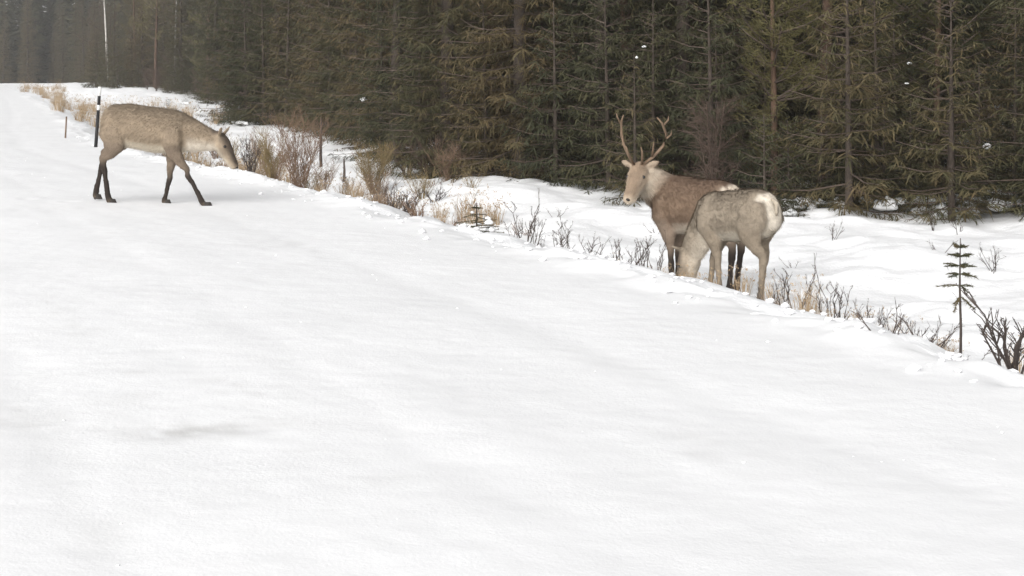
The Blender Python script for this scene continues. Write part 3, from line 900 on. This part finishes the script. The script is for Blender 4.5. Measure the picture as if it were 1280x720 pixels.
# the bull, looking round
build_deer('antlered brown reindeer standing behind the grazing one, looking round', (1.80, 13.7), R(139),
    [(-.45, .76, .91, .07), (-.415, .66, .99, .135), (-.32, .58, 1.015, .185), (-.18, .55, 1.015, .205), (0, .52, 1.015, .215), (.15, .50, 1.03, .21), (.28, .50, 1.035, .185), (.38, .54, .99, .145), (.44, .62, .90, .09)],
    [(.24, 0, .80, .15, .21), (.36, .01, .87, .145, .195), (.44, .05, .94, .13, .17), (.48, .10, 1.00, .115, .145), (.495, .15, 1.03, .10, .12)],
    ((.50, .19, 1.045), R(110), R(-24)),
    [('h', -1, (-.29, .80), (-.40, .42), (-.34, 0)), ('h', 1, (-.29, .80), (-.44, .43), (-.40, 0)),
     ('f', -1, (.24, .80), (.25, .54), (.27, .32), (.27, 0)), ('f', 1, (.24, .80), (.24, .54), (.22, .32), (.20, 0))],
    painter((.165, .115, .08), (.13, .088, .063), (.42, .36, .29), (.030, .024, .021), (.19, .145, .11), (.26, .195, .14), (.47, .385, .295), (.64, .59, .51), -.45, (.72, .63, .52), .40, (.54, .47, .38), .6),
    antler=True, scale=1.08, seed=5, tail=(-.455, .93), ears=(1.0, .30))

# the one grazing in front of it
build_deer('pale grey hornless reindeer grazing with its head down in the snow', (1.87, 11.75), R(130),
    [(-.44, .72, .89, .07), (-.405, .63, .96, .13), (-.32, .56, .985, .175), (-.18, .53, .975, .195), (0, .50, .95, .205), (.14, .49, .935, .20), (.26, .49, .925, .175), (.35, .52, .88, .14), (.41, .58, .80, .09)],
    [(.20, 0, .73, .145, .18), (.31, 0, .67, .125, .17), (.40, .0, .56, .11, .15), (.47, .01, .44, .10, .13), (.51, .02, .36, .09, .115)],
    ((.53, .025, .33), R(10), R(-72)),
    [('h', -1, (-.27, .78), (-.24, .41), (-.18, 0)), ('h', 1, (-.29, .78), (-.40, .41), (-.35, 0)),
     ('f', -1, (.20, .74), (.27, .51), (.36, .30), (.40, 0)), ('f', 1, (.18, .74), (.16, .51), (.13, .30), (.10, 0))],
    painter((.262, .22, .17), (.19, .157, .12), (.48, .43, .355), (.14, .115, .092), (.225, .185, .14), (.11, .085, .066), (.34, .285, .22), (.52, .46, .38), -.44, (.66, .60, .51), .62),
    scale=.94, seed=7, tail=(-.435, .90), tail_col=(.40, .35, .28))

# ------------------------------------------------------------------ stakes at the road edge
def stake(label, x, y, h, r, bands, lean=(0, 0), rz=0):
    t = root('snow_stake', (x, y, ground(x, y)), rz)
    t.rotation_euler = (lean[0], lean[1], rz)
    tag(t, label, 'stake')
    z = -.3
    for nm, top, mt in bands:
        mb = MB(); mb.tube([(0, 0, z), (0, 0, top)], [r * (1 - .12 * (z / h)), r * (1 - .12 * (top / h))], 10)
        link(nm, mb.mesh(nm, True), M[mt], t); z = top
    return t
stake('thin black and white banded snow stake behind the walking reindeer', -8.13, 27.5, 1.18, .035,
      (('lower_band', .72, 'stake_black'), ('white_band', .82, 'stake_white'), ('upper_band', 1.0, 'stake_black'), ('white_tip', 1.18, 'stake_white')), (0, R(4)))
stake('short weathered brown stick standing at the far road edge among dry grass', -9.96, 31.4, .48, .02, (('stick', .48, 'weathered_wood'),), (0, R(3)))

# ------------------------------------------------------------------ dry grass, twigs and shrubs on the verge
def grass_mesh(seed, h, spread, n):
    rr = random.Random(seed); mb = MB()
    for _ in range(n):
        a = rr.uniform(0, 6.28); r = spread * .45 * math.sqrt(rr.random())
        b = Vector((r * math.cos(a), r * math.sin(a), -.04)); l = h * rr.uniform(.45, 1.1)
        d = Vector((math.cos(a) * rr.uniform(0, .35), math.sin(a) * rr.uniform(0, .35), 1)).normalized()
        bend = Vector((rr.uniform(-.35, .35), rr.uniform(-.35, .35), -.12)) * l
        w = Vector((-math.sin(a), math.cos(a), 0)) * rr.uniform(.0035, .007)
        p1 = b + d * l * .5 + bend * .2; p2 = b + d * l * .95 + bend * .9
        mb.tri(b - w, b + w, p1 + w * .8, p1 - w * .8); mb.tri(p1 - w * .8, p1 + w * .8, p2)
        if rr.random() < .35:
            for _ in range(4):
                e = p2 + Vector((rr.uniform(-.04, .04), rr.uniform(-.04, .04), rr.uniform(-.05, .05)))
                mb.tri(p2, e, e + Vector((.008, .006, .02)))
    return mb.mesh('grass')

def twig_mesh(seed, h, stems, spread, sub, r=.006, tip=True):
    rr = random.Random(seed); mb = MB()
    for i in range(stems):
        a = rr.uniform(0, 6.28)
        d = Vector((math.cos(a) * spread * rr.uniform(.2, 1), math.sin(a) * spread * rr.uniform(.2, 1), 1)).normalized()
        l = h * rr.uniform(.55, 1.08); b = Vector((rr.uniform(-.05, .05) * spread, rr.uniform(-.05, .05) * spread, -.08))
        j = lambda: Vector((rr.uniform(-1, 1), rr.uniform(-1, 1), rr.uniform(-.4, .4))) * l * .055
        pts = [b, b + d * l * .3 + j(), b + d * l * .6 + j(), b + d * l * .85 + j() * 1.3, b + d * l + j() * 1.6]
        mb.tube(pts, [r * 1.2, r, r * .8, r * .55, r * .3], 4, False)
        for _ in range(sub):
            q = rr.uniform(.25, .98); k = min(3, int(q * 4)); c = pts[k].lerp(pts[k + 1], q * 4 - k)
            e = (d * .9 + Vector((rr.uniform(-1, 1), rr.uniform(-1, 1), rr.uniform(-.2, .6))) * .8).normalized() * l * rr.uniform(.12, .34)
            mb.tube([c, c + e * .55 + j() * .4, c + e], [r * .6, r * .45, r * .25], 3, False)
            for _ in range(2):
                f = (e.normalized() + Vector((rr.uniform(-1, 1), rr.uniform(-1, 1), rr.uniform(-.4, .6)))).normalized() * l * rr.uniform(.04, .12)
                mb.tube([c + e * rr.uniform(.4, 1), c + e * .7 + f], [r * .4, r * .25], 3, False)
    return mb.mesh('twigs')

def plant(name, me, mt, x, y, label, cat, group=None, sc=1.0, rz=None):
    o = link(name, me, M[mt])
    o.location = (x, y, ground(x, y)); o.rotation_euler = (0, 0, rnd.uniform(0, 6.28) if rz is None else rz); o.scale = (sc,) * 3
    return tag(o, label, cat, group)

GRASS = [grass_mesh(61, .62, .42, 60), grass_mesh(62, .45, .34, 50), grass_mesh(63, .8, .5, 75)]
for me in GRASS: me.materials.append(M['dry_grass'])
# tan grass on the bank beyond the stakes
gr = random.Random(5)
for _ in range(58):
    s = gr.uniform(34, 72); u = gr.uniform(.15, 2.6) if s < 48 else gr.uniform(.1, 5.5)
    x, y = su_place(s, u)
    plant('grass_tuft', GRASS[gr.randrange(3)], 'dry_grass', x, y, 'pale tan dry grass tuft on the bank beyond the snow stakes', 'grass tuft', 'dry grass tufts on the far bank', gr.uniform(.7, 1.35))
for _ in range(30):
    s = gr.uniform(70, 150); u = gr.uniform(.1, 3.5)
    x, y = su_place(s, u)
    plant('grass_tuft', GRASS[gr.randrange(3)], 'dry_grass', x, y, 'reddish tan grass tuft where the road bends away', 'grass tuft', 'dry grass tufts at the road bend', gr.uniform(.8, 1.6))
for _ in range(46):
    s = gr.uniform(17.5, 34); u = gr.uniform(.35, 3.6)
    x, y = su_place(s, u)
    plant('grass_tuft', GRASS[gr.randrange(3)], 'dry_grass', x, y, 'thin dry grass tuft poking through snow between the verge shrubs', 'grass tuft', 'dry grass tufts among the verge shrubs', gr.uniform(.4, .85))

# shrubs of the left verge
plant('willow_shrub', twig_mesh(71, 1.0, 40, .5, 12, .004), 'red_twigs', -2.85, 18.9, 'tall reddish brown twiggy shrub beside the dark upright stick', 'shrub')
plant('willow_shrub', twig_mesh(72, .72, 18, .5, 7, .005), 'olive_twigs', -3.35, 19.6, 'tan leafless shrub left of the tall reddish brown one', 'shrub')
plant('willow_shrub', twig_mesh(73, .62, 16, .5, 7, .005), 'dark_twigs', -3.75, 20.2, 'low grey-brown shrub just beyond the lowered reindeer head', 'shrub')
plant('meadow_shrub', twig_mesh(74, .85, 60, .6, 9, .0045), 'olive_twigs', -2.42, 24.6, 'bushy olive tan dry shrub in the snowy ditch', 'shrub')
plant('willow_shrub', twig_mesh(75, .34, 16, .7, 5, .005), 'red_twigs', -1.03, 15.5, 'small low rust red shrub at the ploughed road edge', 'shrub')
plant('willow_shrub', twig_mesh(76, .95, 30, .6, 9, .006), 'birch_twigs', -1.55, 26.6, 'purplish brown leafless shrub in front of the nearest spruces', 'shrub')
plant('willow_shrub', twig_mesh(77, .85, 22, .55, 8, .006), 'birch_twigs', -2.05, 27.4, 'second purplish shrub next to the leaning dark stick', 'shrub')
plant('willow_shrub', twig_mesh(78, .55, 18, .6, 6, .005), 'dark_twigs', -1.75, 20.6, 'dark low shrub below the olive tan one', 'shrub')
plant('willow_shrub', twig_mesh(79, .42, 12, .6, 6, .005), 'dark_twigs', -1.25, 17.2, 'sparse dark twigs behind the rust red shrub', 'shrub')

CL = [twig_mesh(91, .30, 16, 1.0, 5, .0035), twig_mesh(92, .22, 14, 1.2, 5, .003), twig_mesh(93, .42, 14, .8, 6, .0035)]
for i, me in enumerate(CL): me.materials.append(M[('dark_twigs', 'red_twigs', 'olive_twigs')[i]])
for _ in range(64):
    s = gr.uniform(15.5, 40); u = gr.uniform(.5, 4.6); x, y = su_place(s, u)
    if x > .2: continue
    k = gr.randrange(3)
    plant('heather_clump', CL[k], 'dark_twigs', x, y, '%s twigs poking out of the snow on the shrubby verge' % ('low dark heather', 'low reddish heather', 'tan dry herb')[k], 'heather', 'heather clumps on the shrubby verge', gr.uniform(.7, 1.4))

BR = [twig_mesh(95, .75, 26, .6, 9, .004), twig_mesh(96, .6, 30, .8, 8, .0035)]
for i, me in enumerate(BR): me.materials.append(M[('red_twigs', 'olive_twigs')[i]])
for x, y, k, sc in ((-3.7, 22.0, 0, .9), (-3.1, 21.4, 1, 1.0), (-3.3, 24.5, 0, .9), (-2.1, 21.8, 0, .85), (-4.6, 27.5, 1, 1.1), (-5.3, 30.0, 0, 1.1), (-1.5, 23.4, 1, 1.0), (-1.15, 25.2, 0, 1.0), (-4.3, 24.6, 1, .8),
                    (-.9, 26.0, 0, .9), (-6.6, 33.0, 1, 1.2), (-7.6, 36.0, 0, 1.2), (-2.7, 29.6, 1, 1.0)):
    plant('willow_shrub', BR[k], 'red_twigs', x, y, '%s in the snowy ditch before the forest' % ('rusty brown fine-twigged shrub', 'spreading tan dry shrub')[k], 'shrub', 'brown shrubs in the snowy ditch', sc)

def dead_stick(x, y, h, r, lean, label):
    mb = MB(); rr = random.Random(int(h * 1000))
    pts = [Vector((lean * h * q + rr.uniform(-.01, .01), rr.uniform(-.01, .01), h * q - .1 * (1 - q))) for q in (0, .3, .6, .85, 1)]
    mb.tube(pts, [r, r * .9, r * .75, r * .55, r * .3], 6)
    for q in (1, 2, 3):
        d = Vector((rr.uniform(-1, 1), rr.uniform(-1, 1), rr.uniform(.2, .8))).normalized() * h * .16
        mb.tube([pts[q], pts[q] + d], [r * .45, r * .15], 4, False)
    return plant('dead_stem', mb.mesh('dead_stem'), 'dark_twigs', x, y, label, 'dead stem', None, 1, 0)
dead_stick(-3.92, 28.9, 1.0, .034, 0, 'tall dark upright dead stem standing in the snow')
dead_stick(-3.2, 26.8, .45, .03, 0, 'short black dead stem in bare snow')
dead_stick(-2.36, 29.2, .85, .032, -.16, 'leaning dark dead stem beside the purplish shrubs')
dead_stick(-2.0, 28.9, .8, .022, .05, 'thin dark stem between the purplish shrubs and the leaning stem')

# bare stalks along the ploughed edge, near to far
TW = [twig_mesh(81, .42, 5, .5, 4, .0045), twig_mesh(82, .34, 6, .7, 4, .004), twig_mesh(83, .5, 4, .35, 5, .005), twig_mesh(84, .26, 5, .9, 3, .004)]
for me in TW: me.materials.append(M['dark_twigs'])
for x, y, k, sc, lab in ((2.02, 9.95, 2, .95, None), (1.90, 9.75, 0, .9, None), (2.17, 9.4, 0, 1.0, None), (2.08, 9.25, 2, .8, None), (2.26, 8.9, 1, .9, None),
                         (2.35, 8.75, 0, .7, None), (2.42, 8.35, 1, .8, None), (2.36, 8.1, 3, 1.0, None), (2.55, 8.5, 1, .7, None), (2.72, 8.6, 3, .9, None), (1.95, 10.6, 1, .8, None),
                         (2.5, 9.6, 3, .9, None), (2.05, 7.6, 3, 1.0, None)):
    plant('bare_stalk', TW[k], 'dark_twigs', x, y, 'thin bare grey stalks along the road edge between grazing reindeer and lone sapling', 'stalks', 'bare stalks right of the grazing reindeer', sc)
for _ in range(26):
    y = gr.uniform(7.6, 12.0); x = (4.95 + gr.uniform(.6, 1.9) - NS[1] * y) / NS[0]
    plant('grass_tuft', GRASS[gr.randrange(3)], 'dry_grass', x, y, 'sparse dry grass between the grazing reindeer and the lone sapling', 'grass tuft', 'dry grass right of the grazing reindeer', gr.uniform(.22, .42))
for x, y, k, sc in ((.12, 13.2, 2, 1.1), (.02, 13.5, 0, .9), (.20, 13.0, 0, .8), (.48, 12.2, 2, .85), (.40, 12.0, 1, .7), (.55, 11.9, 3, .9), (.66, 11.7, 1, .8), (.85, 11.3, 0, .7), (.95, 11.0, 1, .9),
                    (1.02, 10.9, 0, .9), (1.10, 10.8, 2, .7), (.9, 11.6, 3, 1.0), (-.3, 14.2, 3, .9), (.3, 12.6, 3, 1.0)):
    plant('bare_stalk', TW[k], 'dark_twigs', x, y, 'thin bare grey stalks on the verge left of the antlered reindeer', 'stalks', 'bare stalks left of the antlered reindeer', sc)
for x, y, k, sc in ((4.88, 14.3, 1, 1.0), (4.6, 15.2, 3, .9), (3.8, 16.6, 1, .8), (5.26, 17.6, 2, .7), (5.6, 17.5, 3, 1.1), (3.0, 15.0, 3, .7), (4.2, 13.0, 3, .6), (-.1, 18.6, 3, .9), (.6, 19.6, 3, .9), (1.9, 18.5, 3, .8)):
    plant('bare_stalk', TW[k], 'dark_twigs', x, y, 'small bare sprig sticking out of the open snow before the forest', 'sprig', 'sprigs in the open snow', sc)
plant('dark_shrub', twig_mesh(88, .46, 9, .8, 8, .007), 'dark_twigs', 2.60, 7.3, 'gnarled black-stemmed shrub at the road edge beside the lone sapling', 'shrub')

# the lone sapling with a bare lower stem
def sapling():
    x, y = 2.42, 7.6
    t = tag(root('spruce_sapling', (x, y, ground(x, y)), 0, .75), 'lone spindly spruce sapling with bare lower stem and few short tiers', 'sapling')
    rr = random.Random(4)
    H = .86
    mb = MB(); mb.tube([(0, 0, -.1), (.004, 0, .2), (-.004, 0, .5), (0, 0, H)], [.012, .010, .008, .003], 6)
    link('stem', mb.mesh('stem', True), M['dark_twigs'], t)
    for z, l, n, dz in ((.79, .05, 5, .35), (.73, .09, 5, .15), (.66, .125, 5, .02), (.60, .11, 4, -.05), (.52, .15, 3, -.12), (.44, .12, 3, -.9)):
        for i in range(n):
            a = i * 6.283 / n + z * 9; L = l * rr.uniform(.7, 1.2)
            out = Vector((math.cos(a), math.sin(a), dz)).normalized(); b = MB()
            p0 = Vector((0, 0, z)); p1 = p0 + out * L
            b.tube([p0, p0 + out * L * .5 + Vector((0, 0, .01)), p1], [.004, .0035, .002], 4, False)
            for k in range(46):
                q = rr.uniform(.15, 1); c = p0.lerp(p1, q)
                d = (out * .8 + Vector((rr.gauss(0, .6), rr.gauss(0, .6), rr.gauss(0, .35)))).normalized() * rr.uniform(.018, .036)
                w = d.orthogonal().normalized() * .004
                b.tri(c - w, c + w, c + d)
            link('branch', b.mesh('branch'), M['needles'], t)
sapling()

# a tiny spruce half buried in the verge
def buried():
    x, y = -.345, 13.75
    t = tag(root('spruce_seedling', (x, y, ground(x, y)), 0, .8), 'tiny snow-buried spruce with flat dark tiers at the road edge', 'seedling')
    rr = random.Random(8)
    mb = MB(); mb.tube([(0, 0, -.1), (0, 0, .32), (0, 0, .44)], [.012, .008, .003], 6); link('stem', mb.mesh('stem', True), M['dark_twigs'], t)
    for z, l, n in ((.08, .36, 7), (.15, .33, 7), (.22, .28, 6), (.29, .18, 5), (.36, .08, 4)):
        for i in range(n):
            a = i * 6.283 / n + z * 7; L = l * rr.uniform(.8, 1.2)
            out = Vector((math.cos(a), math.sin(a), rr.uniform(-.2, .12))).normalized(); b = MB(); p0 = Vector((0, 0, z + rr.uniform(-.03, .03))); p1 = p0 + out * L
            b.tube([p0, p1], [.006, .003], 4, False)
            for k in range(34):
                c = p0.lerp(p1, rr.uniform(.1, 1))
                d = (out * .7 + Vector((rr.gauss(0, .7), rr.gauss(0, .7), rr.gauss(0, .2)))).normalized() * rr.uniform(.025, .05)
                w = d.cross(Vector((0, 0, 1))).normalized() * .006
                b.tri(c - w, c + w, c + d)
            link('branch', b.mesh('branch'), M['needles'], t)
            if rr.random() < .4 and L > .1:
                o = link('snow_lump', lump_mesh(int(z * 100) + i, L * .13), M['clump_snow'], t); o.location = p0.lerp(p1, .55) + Vector((0, 0, .02))
buried()

# low bushes carrying snow at the foot of the forest
def snow_bush(x, y, seed, sc):
    rr = random.Random(seed)
    t = tag(root('snowy_bush', (x, y, ground(x, y)), rr.uniform(0, 6.28), sc), 'low evergreen bush capped with snow at the foot of the trees', 'bush', 'snow-capped bushes at the forest foot')
    tag(link('foliage', YOUNG[1][1], M['needles'], t), kind='stuff').scale = (.7, .7, .3)
    link('twigs', TW[seed % 4], M['dark_twigs'], t)
    for i in range(rr.choice((4, 5, 6, 7))):
        o = link('snow_cap', lump_mesh(seed * 7 + i, rr.uniform(.045, .13)), M['clump_snow'], t)
        a = rr.uniform(0, 6.28); r = rr.uniform(.02, .3); o.location = (r * math.cos(a), r * math.sin(a), .09 - r * .2)
for j, (px, yy) in enumerate(((985, 19.6), (1005, 20.1), (1040, 20.4), (1078, 20.7), (1100, 20.9), (1125, 20.6), (1150, 20.2), (1178, 20.0), (1200, 19.2), (1226, 20.4), (1250, 20.0), (1272, 19.6), (995, 20.6), (1060, 20.2), (1090, 20.3), (1140, 20.9), (1165, 20.5), (1190, 20.6), (1215, 19.9), (1238, 20.9), (1262, 20.6), (1110, 19.9),
                              (300, 48), (322, 50), (345, 51), (210, 66), (232, 70), (255, 72))):
    yy += 1.3 * (((j * 61) % 17) / 17 - .6)
    snow_bush((px - 640) / 1760 * yy, yy, j + 1, .7 + .5 * ((j * 37) % 10) / 10)

# ------------------------------------------------------------------ the damp winter air
def haze_box():
    import bmesh
    bm = bmesh.new(); bmesh.ops.create_cube(bm, size=1)
    for v in bm.verts:
        v.co = Vector((v.co.x * 1600, 300 + v.co.y * 1600, -3 + (v.co.z + .5) * 43))
    me = bpy.data.meshes.new('haze'); bm.to_mesh(me); bm.free()
    m = bpy.data.materials.new('winter haze'); m.use_nodes = True
    n, l = m.node_tree.nodes, m.node_tree.links
    n.clear()
    out = n.new('ShaderNodeOutputMaterial'); v = n.new('ShaderNodeVolumePrincipled')
    v.inputs['Color'].default_value = (.95, .94, .92, 1); v.inputs['Density'].default_value = .0008
    l.new(v.outputs[0], out.inputs['Volume'])
    tag(link('haze', me, m), kind='stuff')
haze_box()
